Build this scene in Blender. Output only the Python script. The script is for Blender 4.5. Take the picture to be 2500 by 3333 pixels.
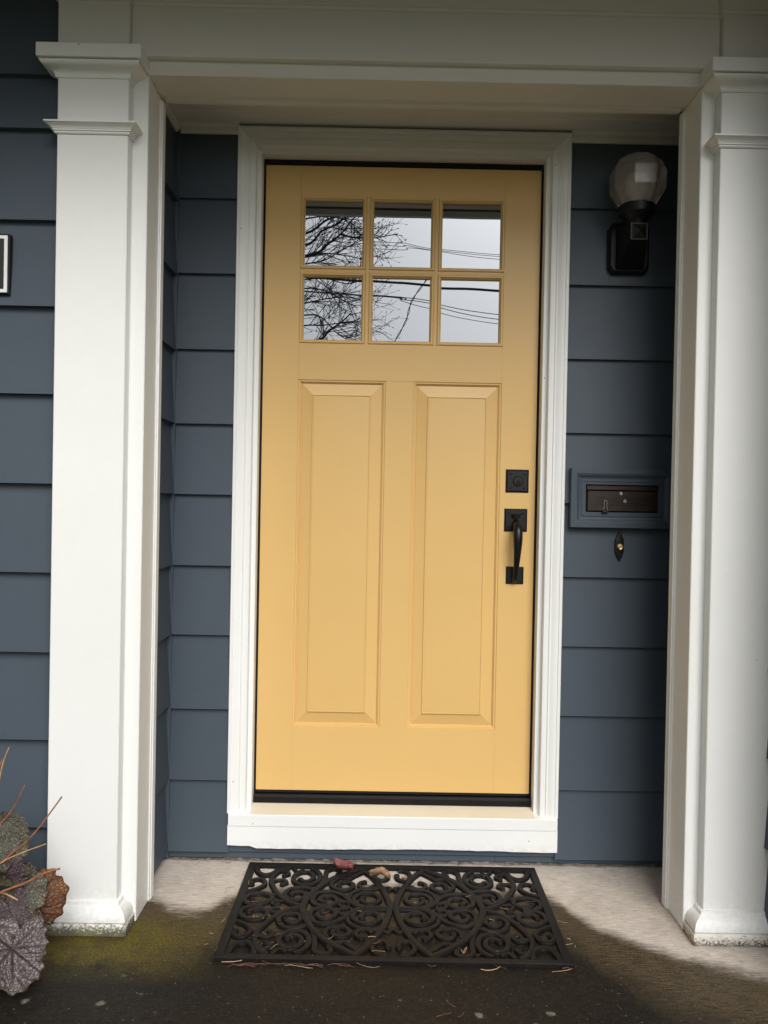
import bpy, bmesh, math, random
from mathutils import Vector, Matrix
import numpy as np
R = math.radians
rng = random.Random(7)
for o in list(bpy.data.objects): bpy.data.objects.remove(o)
sc = bpy.context.scene
C = sc.collection

# ---------------------------------------------------------------- camera
FPX, YAW, PITCH, ROLL, CAMH, CAMY = 2700.0, R(0.3279), R(0.6289), R(1.0768), 1.1747, -2.7091
cy_, sy_, cp_, sp_, cr_, sr_ = math.cos(YAW), math.sin(YAW), math.cos(PITCH), math.sin(PITCH), math.cos(ROLL), math.sin(ROLL)
cf = Vector((sy_*cp_, cy_*cp_, -sp_)); r0 = Vector((cy_, -sy_, 0)); u0 = r0.cross(cf)
cr = cr_*r0 + sr_*u0; cu = -sr_*r0 + cr_*u0
cam = bpy.data.cameras.new('Camera'); camo = bpy.data.objects.new('Camera', cam); C.objects.link(camo)
M = Matrix((( cr.x, cu.x, -cf.x, 0), (cr.y, cu.y, -cf.y, CAMY), (cr.z, cu.z, -cf.z, CAMH), (0, 0, 0, 1)))
camo.matrix_world = M
cam.sensor_width = 36; cam.lens = FPX/3333*36; cam.clip_start = .05; cam.clip_end = 2000
sc.camera = camo
sc.render.resolution_x = 768; sc.render.resolution_y = 1024

# ---------------------------------------------------------------- sky, sun, exposure (overcast daylight)
SUN_EL, SUN_AZ = R(38), R(165)          # azimuth clockwise from +Y: behind the camera
w = bpy.data.worlds.new('World'); sc.world = w; w.use_nodes = True
nt = w.node_tree; bg = nt.nodes['Background']
sky = nt.nodes.new('ShaderNodeTexSky'); sky.sky_type = 'NISHITA'; sky.sun_disc = False
sky.sun_elevation = SUN_EL; sky.sun_rotation = SUN_AZ; sky.dust_density = 4; sky.air_density = 1.2; sky.ozone_density = 1
hs = nt.nodes.new('ShaderNodeHueSaturation'); hs.inputs['Saturation'].default_value = .14
nt.links.new(sky.outputs[0], hs.inputs['Color']); nt.links.new(hs.outputs[0], bg.inputs['Color'])
bg.inputs['Strength'].default_value = .06
sl = bpy.data.lights.new('Sun', 'SUN'); so = bpy.data.objects.new('Sun', sl); C.objects.link(so)
sl.energy = 1.5; sl.angle = R(40); sl.color = (1, .985, .955)
sd = Vector((math.sin(SUN_AZ)*math.cos(SUN_EL), math.cos(SUN_AZ)*math.cos(SUN_EL), math.sin(SUN_EL)))
so.rotation_euler = sd.to_track_quat('Z', 'Y').to_euler(); so.location = (2, -6, 8)
sc.view_settings.view_transform = 'Standard'; sc.view_settings.look = 'None'
sc.view_settings.gamma = 1; sc.view_settings.use_curve_mapping = False
sc.view_settings.exposure = 0.74

# ---------------------------------------------------------------- materials
MATS = {}
class NB:
    def __init__(s, name):
        s.m = bpy.data.materials.new(name); s.m.use_nodes = True; s.t = s.m.node_tree
        s.p = s.t.nodes['Principled BSDF']; s.tc = s.t.nodes.new('ShaderNodeTexCoord'); MATS[name] = s.m
        s.co = s.tc.outputs['Object']
    def n(s, typ, **kw):
        x = s.t.nodes.new('ShaderNode'+typ)
        for k, v in kw.items(): setattr(x, k, v)
        return x
    def l(s, a, b): s.t.links.new(a, b)
    def mapping(s, scale=(1, 1, 1), rot=(0, 0, 0), loc=(0, 0, 0)):
        m = s.n('Mapping'); m.inputs['Scale'].default_value = scale; m.inputs['Rotation'].default_value = rot; m.inputs['Location'].default_value = loc
        s.l(s.co, m.inputs['Vector']); return m.outputs[0]
    def noise(s, scale, detail=4, rough=.55, vec=None, dist=0):
        x = s.n('TexNoise'); x.inputs['Scale'].default_value = scale; x.inputs['Detail'].default_value = detail
        x.inputs['Roughness'].default_value = rough; x.inputs['Distortion'].default_value = dist
        s.l(vec or s.co, x.inputs['Vector']); return x.outputs['Fac']
    def vor(s, scale, feature='F1', vec=None, out='Distance', rnd=1):
        x = s.n('TexVoronoi', feature=feature); x.inputs['Scale'].default_value = scale; x.inputs['Randomness'].default_value = rnd
        s.l(vec or s.co, x.inputs['Vector']); return x.outputs[out]
    def ramp(s, fac, a, b, interp='LINEAR'):
        x = s.n('MapRange', interpolation_type=interp if interp != 'LINEAR' else 'LINEAR'); x.clamp = True
        x.inputs['From Min'].default_value = a; x.inputs['From Max'].default_value = b; s.l(fac, x.inputs['Value']); return x.outputs[0]
    def math(s, op, a, b=None, c=None):
        x = s.n('Math', operation=op)
        for i, v in enumerate((a, b, c)):
            if v is None: continue
            if isinstance(v, (int, float)): x.inputs[i].default_value = v
            else: s.l(v, x.inputs[i])
        return x.outputs[0]
    def mix(s, f, a, b):
        x = s.n('Mix', data_type='RGBA')
        for sock, v in ((x.inputs[0], f), (x.inputs[6], a), (x.inputs[7], b)):
            if isinstance(v, (int, float)): sock.default_value = v
            elif isinstance(v, tuple): sock.default_value = (*v, 1)
            else: s.l(v, sock)
        return x.outputs[2]
    def xyz(s):
        x = s.n('SeparateXYZ'); s.l(s.co, x.inputs[0]); return x.outputs
    def bump(s, h, strength=.3, dist=.001):
        x = s.n('Bump'); x.inputs['Strength'].default_value = strength; x.inputs['Distance'].default_value = dist
        s.l(h, x.inputs['Height']); s.l(x.outputs[0], s.p.inputs['Normal']); return x
    def col(s, v):
        if isinstance(v, tuple): s.p.inputs['Base Color'].default_value = (*v, 1)
        else: s.l(v, s.p.inputs['Base Color'])
    def rough(s, v):
        if isinstance(v, (int, float)): s.p.inputs['Roughness'].default_value = v
        else: s.l(v, s.p.inputs['Roughness'])
def sc3(c, k): return tuple(min(1, x*k) for x in c)

def paint(name, rgb, rough=.45, var=.07, grain=(14, 14, 90), bump=.12, speck=0., speckcol=(.06, .05, .04), dirt=None):
    b = NB(name)
    f = b.ramp(b.noise(1.7, 5, .6), .3, .7)
    c = b.mix(f, sc3(rgb, 1-var), sc3(rgb, 1+var*.6))
    f2 = b.ramp(b.noise(26, 4, .7), .45, .75)
    c = b.mix(b.math('MULTIPLY', f2, .5), c, sc3(rgb, 1-var*1.3))
    if speck:
        v = b.n('TexVoronoi'); v.inputs['Scale'].default_value = 38; b.l(b.co, v.inputs['Vector'])
        gate = b.ramp(b.noise(190, 0, vec=v.outputs['Position']), 1-speck-.01, 1-speck)
        rnd = b.n('TexWhiteNoise'); b.l(v.outputs['Position'], rnd.inputs['Vector'])
        gate = b.math('GREATER_THAN', rnd.outputs['Value'], 1-speck)
        dot = b.math('LESS_THAN', v.outputs['Distance'], .075)
        c = b.mix(b.math('MULTIPLY', b.math('MULTIPLY', gate, dot), .8), c, speckcol)
    if dirt:
        z = b.xyz()[2]
        m = b.math('MULTIPLY', b.ramp(z, dirt[1], dirt[0]), b.ramp(b.noise(60, 6, .75), .42, .62))
        c = b.mix(b.math('MULTIPLY', m, dirt[2]), c, (.10, .085, .055))
    b.col(c); b.rough(b.ramp(b.noise(9, 3), -1.2, 2.2)); b.t.nodes
    rr = b.n('MapRange'); b.l(b.noise(7, 3), rr.inputs['Value']); rr.inputs['To Min'].default_value = rough-.06; rr.inputs['To Max'].default_value = rough+.08; b.rough(rr.outputs[0])
    g = b.noise(1, 5, .6, vec=b.mapping(grain))
    h = b.math('ADD', b.math('MULTIPLY', g, .7), b.math('MULTIPLY', b.noise(220, 2), .3))
    b.bump(h, bump, .002)
    b.p.inputs['Specular IOR Level'].default_value = .22 if 'blue' in name else .4
    return b.m
WHITE = (.80, .805, .785)
paint('white_paint', WHITE, .42, .03, (60, 60, 4), .10, .018, dirt=(.0, .16, .22))
paint('white_sill', (.79, .80, .785), .4, .03, (4, 40, 60), .12, .05, dirt=(.04, .075, .25))
paint('white_shaded', (.69, .665, .62), .5, .03, (4, 60, 60), .08)  # white trim overhead: its brownish shade is put into the paint colour
paint('sill_top', (.76, .68, .54), .55, .10, (6, 60, 60), .3, .22, (.30, .22, .12))
paint('blue_paint', (.064, .081, .103), .46, .06, (6, 6, 120), .22, .012, (.02, .02, .02))
paint('blue_paint_side', (.064, .081, .103), .46, .06, (6, 6, 120), .22)
paint('yellow_paint', (.69, .445, .165), .38, .025, (70, 70, 5), .08, .008, (.25, .13, .03))
paint('yellow_rail', (.69, .445, .165), .38, .025, (5, 70, 70), .08, .008, (.25, .13, .03))
# weathered base blocks of the pilasters
for nm, dk in (('plinth_paint_mossy', .62), ('plinth_paint_dusty', .34)):
    b = NB(nm)
    n1 = b.noise(150, 8, .8, dist=.4); z = b.xyz()[2]
    edge = b.math('ADD', n1, b.math('MULTIPLY', b.ramp(z, .035, .0), .22))
    m = b.ramp(edge, .70-dk*.28, .78-dk*.28)
    c = b.mix(b.ramp(b.noise(18, 4), .35, .7), (.74, .73, .68), (.58, .54, .45))
    dcol = b.mix(b.ramp(b.noise(22, 3), .45, .6), (.035, .028, .018), (.10, .095, .02) if dk > .5 else (.16, .14, .115))
    b.col(b.mix(b.math('MULTIPLY', m, .92), c, dcol)); b.rough(.75); b.bump(b.math('SUBTRACT', b.noise(160, 3), m), .5, .002)
# rubber, metal
def simple(name, col, rough, metal=0, nscale=0, bump=0, var=.25, spec=.5):
    b = NB(name)
    if nscale:
        f = b.ramp(b.noise(nscale, 5, .6), .3, .7); b.col(b.mix(f, sc3(col, 1-var), sc3(col, 1+var)))
        if bump: b.bump(b.noise(nscale*6, 3), bump, .001)
    else: b.col(col)
    b.rough(rough); b.p.inputs['Metallic'].default_value = metal; b.p.inputs['Specular IOR Level'].default_value = spec
    return b.m
b = NB('rubber'); f = b.ramp(b.noise(9, 6, .65), .35, .7)
b.col(b.mix(b.math('MULTIPLY', b.ramp(b.noise(140, 3), .62, .72), .35), b.mix(f, (.006, .005, .005), (.013, .0105, .0095)), (.05, .042, .035)))
b.rough(.52); b.bump(b.noise(300, 3), .25, .001); b.p.inputs['Specular IOR Level'].default_value = .15
simple('black_iron', (.0045, .0045, .005), .36, 0, 60, .12, .25, .35)
simple('lamp_black', (.0035, .0035, .004), .45, 0, 40, .2, .25, .3)
simple('dark_bronze', (.006, .005, .0045), .6, 0, 30, .2, .3, .2)
simple('gap_black', (.004, .004, .004), .9)
simple('brass', (.75, .52, .22), .25, 1, 50, .05)
simple('ivory_button', (.55, .42, .24), .35)
simple('slot_brown', (.028, .019, .015), .35, .3, 40, .2)
simple('steel_clip', (.62, .56, .50), .4, .6)
simple('paint_blob', (.35, .34, .33), .6)
simple('plaque_face', (.012, .011, .012), .35, 0, 50, .5)
simple('white_enamel', (.78, .78, .77), .35, 0, 30, .02, .03)
simple('soil', (.022, .017, .012), .95, 0, 25, 1.0, .6)
simple('bark', (.055, .047, .042), .9, 0, 14, .6, .4)
simple('wire_black', (.02, .02, .022), .7)
simple('pole_wood', (.10, .075, .055), .9, 0, 8, .5)
simple('roof_shingle', (.06, .06, .065), .9, 0, 12, .6)
simple('soffit_brown', (.050, .040, .032), .7, 0, 20, .2, .2)
simple('stem_red', (.30, .115, .055), .55, 0, 60, .1, .45)
simple('stem_tan', (.42, .25, .11), .55, 0, 60, .1, .3)
simple('petiole', (.12, .10, .045), .6, 0, 40, .1, .4)
simple('twig_tan', (.36, .25, .14), .8, 0, 40, .1, .5)
simple('twig_red', (.13, .055, .035), .8, 0, 40, .1, .5)
simple('weed_green', (.20, .30, .04), .6, 0, 60, 0, .3)
simple('leaf_red', (.20, .055, .05), .6, 0, 55, .3, .55)
simple('leaf_brown', (.28, .16, .09), .65, 0, 55, .3, .55)
simple('caulk', (.14, .12, .10), .95, 0, 60, .6, .7)
# frosted lamp glass
b = NB('lamp_glass'); b.col((.50, .46, .42)); b.rough(.22); b.p.inputs['Transmission Weight'].default_value = .72
b.p.inputs['IOR'].default_value = 1.45; b.bump(b.noise(120, 3), .18, .002)
# mirror-like double glazing in front of a dark room
b = NB('window_glass')
dk = b.n('BsdfDiffuse'); dk.inputs['Color'].default_value = (.010, .011, .012, 1)
gl = b.n('BsdfGlossy'); gl.inputs['Roughness'].default_value = .004; gl.inputs['Color'].default_value = (.88, .93, 1, 1)
lw = b.n('Fresnel'); lw.inputs['IOR'].default_value = 4.2
ms = b.n('MixShader'); b.l(lw.outputs[0], ms.inputs[0]); b.l(dk.outputs[0], ms.inputs[1]); b.l(gl.outputs[0], ms.inputs[2])
b.l(ms.outputs[0], b.t.nodes['Material Output'].inputs['Surface'])
bm_ = b.n('Bump'); bm_.inputs['Strength'].default_value = .02; bm_.inputs['Distance'].default_value = .003
b.l(b.noise(5, 1), bm_.inputs['Height']); b.l(bm_.outputs[0], gl.inputs['Normal'])
# concrete of the landing: pale where the porch keeps it dry, dark and mossy where rain reaches it
b = NB('concrete')
X, Y, Z = b.xyz()
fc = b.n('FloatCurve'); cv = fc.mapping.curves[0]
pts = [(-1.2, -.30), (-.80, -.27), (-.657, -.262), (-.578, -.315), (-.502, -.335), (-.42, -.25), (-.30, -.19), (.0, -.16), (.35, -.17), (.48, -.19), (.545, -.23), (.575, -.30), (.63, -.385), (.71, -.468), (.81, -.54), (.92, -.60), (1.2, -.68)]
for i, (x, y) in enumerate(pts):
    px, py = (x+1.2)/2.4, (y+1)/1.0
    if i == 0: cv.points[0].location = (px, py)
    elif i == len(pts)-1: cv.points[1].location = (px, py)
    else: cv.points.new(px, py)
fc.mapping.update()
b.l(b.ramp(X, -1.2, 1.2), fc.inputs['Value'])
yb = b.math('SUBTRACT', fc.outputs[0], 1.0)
st = b.mapping((7, 42, 1))
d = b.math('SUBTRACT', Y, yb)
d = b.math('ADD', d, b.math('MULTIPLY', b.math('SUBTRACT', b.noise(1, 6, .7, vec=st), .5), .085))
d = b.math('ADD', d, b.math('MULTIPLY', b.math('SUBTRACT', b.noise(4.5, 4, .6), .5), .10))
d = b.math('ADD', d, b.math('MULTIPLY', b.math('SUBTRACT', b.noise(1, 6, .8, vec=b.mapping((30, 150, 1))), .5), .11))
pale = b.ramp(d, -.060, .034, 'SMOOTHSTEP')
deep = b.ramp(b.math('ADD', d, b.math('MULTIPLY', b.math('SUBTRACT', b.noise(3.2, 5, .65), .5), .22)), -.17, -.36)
streak = b.noise(1, 8, .75, vec=b.mapping((24, 190, 1)))
fine = b.noise(170, 6, .85)
cp = b.mix(b.ramp(streak, .38, .60), (.44, .38, .325), (.67, .605, .54))
cp = b.mix(b.math('MULTIPLY', b.ramp(b.noise(38, 6, .75), .55, .68), .6), cp, (.29, .235, .19))
cp = b.mix(b.math('MULTIPLY', b.ramp(b.noise(420, 2, .8), .62, .70), .7), cp, (.16, .13, .10))
cp = b.mix(b.math('MULTIPLY', b.ramp(b.noise(6, 5, .6), .45, .70), .35), cp, (.33, .275, .22))
cb = b.mix(b.ramp(streak, .40, .60), (.024, .017, .008), (.105, .076, .042))
cb = b.mix(b.math('MULTIPLY', b.ramp(fine, .50, .62), .6), cb, (.15, .12, .075))
cb = b.mix(b.math('MULTIPLY', b.ramp(fine, .46, .36), .6), cb, (.012, .009, .005))
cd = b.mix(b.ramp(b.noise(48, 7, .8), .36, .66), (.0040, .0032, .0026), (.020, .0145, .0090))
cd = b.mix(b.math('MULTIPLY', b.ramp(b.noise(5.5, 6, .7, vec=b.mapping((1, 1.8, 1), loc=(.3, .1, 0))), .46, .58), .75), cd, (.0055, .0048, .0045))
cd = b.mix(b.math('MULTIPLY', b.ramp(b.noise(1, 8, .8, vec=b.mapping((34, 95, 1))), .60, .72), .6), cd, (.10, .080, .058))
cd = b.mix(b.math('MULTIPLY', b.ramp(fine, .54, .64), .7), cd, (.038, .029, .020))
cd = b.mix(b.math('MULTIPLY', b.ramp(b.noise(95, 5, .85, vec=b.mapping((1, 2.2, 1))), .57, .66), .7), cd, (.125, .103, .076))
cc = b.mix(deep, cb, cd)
# moss at the foot of the left pilaster
mx = b.math('MULTIPLY', b.ramp(X, -.36, -.58), b.math('MULTIPLY', b.ramp(Y, -.72, -.58), b.ramp(Y, -.33, -.45)))
mx = b.math('MULTIPLY', mx, b.ramp(b.noise(13, 6, .7), .30, .58))
cc = b.mix(b.math('MULTIPLY', mx, .9), cc, b.mix(b.ramp(fine, .42, .60), (.045, .036, .004), (.18, .14, .014)))
# scattered pale flakes and lichen spots
v = b.n('TexVoronoi'); v.inputs['Scale'].default_value = 17; b.l(b.co, v.inputs['Vector'])
wn = b.n('TexWhiteNoise'); b.l(v.outputs['Position'], wn.inputs['Vector'])
spot = b.math('MULTIPLY', b.math('GREATER_THAN', wn.outputs['Value'], .80), b.math('MULTIPLY', b.ramp(b.math('ADD', v.outputs['Distance'], b.math('MULTIPLY', b.noise(70, 6, .8), .5)), .47, .34), b.ramp(b.noise(210, 4, .8), .36, .52)))
cc = b.mix(b.math('MULTIPLY', spot, .75), cc, (.30, .27, .215))
v2 = b.n('TexVoronoi'); v2.inputs['Scale'].default_value = 70; b.l(b.co, v2.inputs['Vector'])
wn2 = b.n('TexWhiteNoise'); b.l(v2.outputs['Position'], wn2.inputs['Vector'])
sp2 = b.math('MULTIPLY', b.math('GREATER_THAN', wn2.outputs['Value'], .80), b.ramp(b.math('ADD', v2.outputs['Distance'], b.math('MULTIPLY', b.noise(260, 4, .8), .5)), .42, .30))
cc = b.mix(b.math('MULTIPLY', sp2, .7), cc, (.26, .22, .17))
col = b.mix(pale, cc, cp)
# darker ragged line along the walls
col = b.mix(b.math('MULTIPLY', b.ramp(b.math('ADD', Y, b.math('MULTIPLY', b.noise(30, 4), .03)), -.012, .010), .7), col, (.06, .05, .04))
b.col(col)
rg = b.n('MapRange'); b.l(pale, rg.inputs['Value']); rg.inputs['To Min'].default_value = .62; rg.inputs['To Max'].default_value = .85; b.rough(rg.outputs[0])
b.p.inputs['Specular IOR Level'].default_value = .25
hh = b.math('ADD', b.math('MULTIPLY', streak, .8), b.math('ADD', b.math('MULTIPLY', fine, .5), b.math('MULTIPLY', spot, .5)))
b.bump(hh, .55, .003)
simple('walkway_concrete', (.20, .165, .12), .85, 0, 12, .4, .25)
b = NB('grass'); b.col(b.mix(b.ramp(b.noise(6, 6, .7), .3, .7), (.035, .055, .014), (.085, .10, .03))); b.rough(.9); b.bump(b.noise(60, 4), .8, .02)
# heuchera leaves: silvery purple between dark veins (vein attribute for the main ribs, cells for the net)
def leafmat(name, pale, dark, rim):
    b = NB(name)
    at = b.n('Attribute', attribute_name='vein'); ar = b.n('Attribute', attribute_name='rim')
    cell = b.ramp(b.vor(140, 'DISTANCE_TO_EDGE', vec=b.mapping((1, 1, .2))), .0, .15)
    cell2 = b.ramp(b.vor(230, 'DISTANCE_TO_EDGE', vec=b.mapping((1, 1, .2))), .0, .14)
    net = b.math('MULTIPLY', cell, b.math('ADD', b.math('MULTIPLY', cell2, .35), .65))
    f = b.math('MULTIPLY', net, b.math('SUBTRACT', 1.0, at.outputs['Fac']))
    c = b.mix(b.ramp(b.noise(22, 3), .3, .7), pale, sc3(pale, .72))
    c = b.mix(b.math('MULTIPLY', ar.outputs['Fac'], b.ramp(b.noise(40, 4), .42, .6)), c, rim)
    b.col(b.mix(f, dark, c)); b.rough(.5)
    b.bump(f, .6, .0025); b.p.inputs['Specular IOR Level'].default_value = .35
    return b.m
leafmat('heuchera_silver', (.33, .295, .295), (.035, .018, .020), (.16, .13, .06))
leafmat('heuchera_plum', (.19, .15, .155), (.030, .014, .018), (.14, .10, .04))
leafmat('heuchera_green', (.20, .19, .155), (.035, .032, .018), (.20, .13, .05))
leafmat('heuchera_olive', (.075, .065, .025), (.035, .028, .012), (.10, .06, .02))
leafmat('dead_brown', (.24, .095, .035), (.06, .022, .012), (.28, .13, .05))

# ---------------------------------------------------------------- mesh helpers
class MB:
    def __init__(s): s.v = []; s.f = []
    def add(s, vs, fs):
        k = len(s.v); s.v += [tuple(p) for p in vs]; s.f += [tuple(i+k for i in f) for f in fs]
    def box(s, x0, x1, y0, y1, z0, z1, bev=0., seg=1):
        bm = bmesh.new(); bmesh.ops.create_cube(bm, size=1)
        for v in bm.verts: v.co = Vector((x0 if v.co.x < 0 else x1, y0 if v.co.y < 0 else y1, z0 if v.co.z < 0 else z1))
        if bev: bmesh.ops.bevel(bm, geom=bm.edges[:], offset=bev, segments=seg, affect='EDGES')
        bm.verts.index_update(); s.add([v.co[:] for v in bm.verts], [[v.index for v in f.verts] for f in bm.faces]); bm.free(); return s
    def prism(s, poly, axis, a, b):
        """extrude a polygon (two coordinates) along axis from a to b"""
        def P(p, t): return {'x': (t, p[0], p[1]), 'y': (p[0], t, p[1]), 'z': (p[0], p[1], t)}[axis]
        n = len(poly); vs = [P(p, a) for p in poly]+[P(p, b) for p in poly]
        s.add(vs, [tuple(range(n))[::-1], tuple(range(n, 2*n))]+[(i, (i+1) % n, n+(i+1) % n, n+i) for i in range(n)]); return s
    def rectsweep(s, x0, x1, z0, z1, y, prof, cap=True):
        vs = []; fs = []
        for d, dy in prof: vs += [(x0+d, y+dy, z0+d), (x1-d, y+dy, z0+d), (x1-d, y+dy, z1-d), (x0+d, y+dy, z1-d)]
        for k in range(len(prof)-1):
            for i in range(4): a = 4*k+i; c = 4*k+(i+1) % 4; fs.append((a, c, c+4, a+4))
        if cap: k = 4*(len(prof)-1); fs.append((k, k+1, k+2, k+3))
        s.add(vs, fs); return s
    def usweep(s, x0, x1, yf, yb, prof):
        """moulding wrapped round three sides of a pilaster: prof of (out, z), bottom to top"""
        vs = []; fs = []
        for o, z in prof: vs += [(x0-o, yb, z), (x0-o, yf-o, z), (x1+o, yf-o, z), (x1+o, yb, z)]
        for k in range(len(prof)-1):
            for i in range(3): a = 4*k+i; fs.append((a, a+1, a+5, a+4))
            fs.append((4*k+3, 4*k, 4*k+4, 4*k+7))
        fs.append((3, 2, 1, 0)); k = 4*(len(prof)-1); fs.append((k, k+1, k+2, k+3)); s.add(vs, fs); return s
    def lathe(s, prof, cx, cy, n=24, axis='z', rot=0):
        vs = []; fs = []; m = len(prof)
        for r, h in prof:
            for i in range(n):
                a = 2*math.pi*(i+.5)/n+rot
                if axis == 'z': vs.append((cx+r*math.cos(a), cy+r*math.sin(a), h))
                else: vs.append((cx+r*math.cos(a), h, cy+r*math.sin(a)))       # axis y: cx, cz
        for k in range(m-1):
            for i in range(n): fs.append((k*n+i, k*n+(i+1) % n, (k+1)*n+(i+1) % n, (k+1)*n+i))
        fs.append(tuple(range(n))[::-1]); fs.append(tuple((m-1)*n+i for i in range(n))); s.add(vs, fs); return s
    def tube(s, pts, rads, n=7):
        pts = [Vector(p) for p in pts]; k0 = len(pts); vs = []; fs = []
        a = None
        for i, p in enumerate(pts):
            t = (pts[min(i+1, k0-1)]-pts[max(i-1, 0)]).normalized()
            if a is None: a = t.cross(Vector((.13, .31, .94))) if abs(t.dot(Vector((.13, .31, .94)))) < .9 else t.cross(Vector((1, 0, 0)))
            a = a-t*a.dot(t); a.normalize(); bb = t.cross(a); r = rads[i] if isinstance(rads, (list, tuple)) else rads
            for j in range(n): an = 2*math.pi*j/n; vs.append(p+(a*math.cos(an)+bb*math.sin(an))*r)
        for i in range(k0-1):
            for j in range(n): fs.append((i*n+j, i*n+(j+1) % n, (i+1)*n+(j+1) % n, (i+1)*n+j))
        fs.append(tuple(range(n))[::-1]); fs.append(tuple((k0-1)*n+j for j in range(n))); s.add(vs, fs); return s
    def build(s, name, mat, parent=None, smooth=None):
        me = bpy.data.meshes.new(name); me.from_pydata(s.v, [], s.f)
        bm = bmesh.new(); bm.from_mesh(me); bmesh.ops.recalc_face_normals(bm, faces=bm.faces[:]); bm.to_mesh(me); bm.free()
        me.materials.append(MATS[mat]); o = bpy.data.objects.new(name, me); C.objects.link(o)
        if smooth: me.shade_smooth(); me.set_sharp_from_angle(angle=R(smooth))
        if parent is not None: attach(o, parent)
        return o
def wpos(o):
    p = Vector(o.location)
    while o.parent: o = o.parent; p += Vector(o.location)
    return p
def attach(o, parent): o.parent = parent; o.location = -wpos(parent)     # meshes keep world coordinates
def tag(o, label=None, cat=None, group=None, kind=None):
    for k, v in (('label', label), ('category', cat), ('group', group), ('kind', kind)):
        if v: o[k] = v
    return o
def thing(name, loc, label, cat, group=None, kind=None):
    e = bpy.data.objects.new(name, None); e.empty_display_size = .05; C.objects.link(e); e.location = loc
    return tag(e, label, cat, group, kind)
def box(name, mat, parent, *a, bev=.0015): return MB().box(*a, bev=bev).build(name, mat, parent)
def curve(p0, p1, n, ex):          # eased profile between two (a, b) points
    out = []
    for i in range(n+1):
        t = i/n; u = t**ex; out.append((p0[0]+(p1[0]-p0[0])*u, p0[1]+(p1[1]-p0[1])*t))
    return out
def ogee(p0, p1, n=8):
    out = []
    for i in range(n+1):
        t = i/n; u = t*t*(3-2*t); out.append((p0[0]+(p1[0]-p0[0])*u, p0[1]+(p1[1]-p0[1])*t))
    return out

# ---------------------------------------------------------------- ground
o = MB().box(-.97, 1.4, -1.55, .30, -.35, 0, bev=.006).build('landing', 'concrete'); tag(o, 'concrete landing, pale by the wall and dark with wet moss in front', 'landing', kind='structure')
o = MB().box(-.75, 1.15, -14, -1.556, -.4, -.17, bev=.006).build('path', 'walkway_concrete'); tag(o, 'concrete path leading to the landing', 'path', kind='structure')
o = MB(); o.add([(-400, -400, -.215), (400, -400, -.215), (400, 400, -.215), (-400, 400, -.215)], [(0, 1, 2, 3)]); o = o.build('ground', 'grass'); tag(o, 'lawn around the house', 'lawn', kind='structure')
# planting bed: lumpy soil sheet left of the landing
vs = []; fs = []; nx, ny = 34, 34
for j in range(ny+1):
    for i in range(nx+1):
        x = -2.3+1.334*i/nx; y = -1.5+1.14*j/ny
        vs.append((x, y, -.045+.03*math.sin(x*13+2*y)*math.cos(y*11)+rng.uniform(-.012, .012)))
for j in range(ny):
    for i in range(nx): a = j*(nx+1)+i; fs.append((a, a+1, a+nx+2, a+nx+1))
o = MB(); o.add(vs, fs); o = o.build('planting_bed', 'soil', smooth=60); tag(o, 'dark soil bed beside the landing', 'soil', kind='structure')

# ---------------------------------------------------------------- clapboard walls
BUTT = .021
def boards_x(wall, x0, x1, yplane, zs, ztop, mat='blue_paint', name='siding_board', butt=BUTT):
    """zs: bottom edges, rising; boards run along X and face -Y"""
    for i, z0 in enumerate(zs):
        z1 = zs[i+1] if i+1 < len(zs) else ztop
        j = rng.uniform(-.0012, .0012); t = butt+rng.uniform(-.001, .001)
        poly = [(yplane-t, z0), (yplane-t+.0006, z0+.001), (yplane-.0045+j*.5, z1+.016), (yplane+.006, z1+.016), (yplane+.006, z0)]
        MB().prism(poly, 'x', x0, x1).build(name, mat, wall)
def boards_y(wall, y0, y1, xplane, sgn, zs, ztop, mat='blue_paint_side', name='siding_board'):
    for i, z0 in enumerate(zs):
        z1 = zs[i+1] if i+1 < len(zs) else ztop
        t = BUTT+rng.uniform(-.001, .001)
        poly = [(xplane+sgn*t, z0), (xplane+sgn*t*.97, z0+.001), (xplane+sgn*.0045, z1+.016), (xplane-sgn*.006, z1+.016), (xplane-sgn*.006, z0)]
        MB().prism(poly, 'y', y0, y1).build(name, mat, wall)
ZL = [.0305, .2637, .4954, .7363, .9614, 1.1915, 1.4198, 1.6603, 1.9046, 2.1469]
ZR = [.0235, .2507, .4935, .7199, .9459, 1.1856, 1.4133, 1.6528, 1.8919, 2.1391]
ZQ = [.03, .268, .5086, .7381, .9605, 1.1925, 1.4204, 1.6548, 1.8967, 2.1348]
ZE = [.02, .2627, .5045, .7466, .966, 1.2105, 1.4561, 1.696, 1.9311, 2.1809, 2.3266]
wl = thing('siding_wall', (-.57, 0, 0), 'blue-grey clapboard wall between the left reveal and the door casing', 'wall')
boards_x(wl, -.6655, -.470, 0, ZL, 2.40)
box('skirt_board', 'blue_paint', wl, -.68, .40, -.004, .008, .004, .06, bev=.001)
box('sheathing', 'gap_black', wl, -.70, -.44, .0065, .05, 0, 2.42, bev=0)
wr = thing('siding_wall', (.77, 0, 0), 'blue-grey clapboard wall behind the lamp, mail slot and doorbell', 'wall')
boards_x(wr, .593, 1.035, 0, ZR, 2.40)
box('skirt_board', 'blue_paint', wr, .4005, 1.04, -.0035, .0085, .004, .056, bev=.001)
box('sheathing', 'gap_black', wr, .56, 1.05, .0065, .05, 0, 2.42, bev=0)
wq = thing('siding_wall', (-.685, -.13, 0), 'narrow blue-grey clapboard wall on the left side of the recess', 'wall')
boards_y(wq, -.285, -.004, -.686, 1, ZQ, 2.40)
box('sheathing', 'gap_black', wq, -.74, -.693, -.27, .06, 0, 2.42, bev=0)
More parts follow.
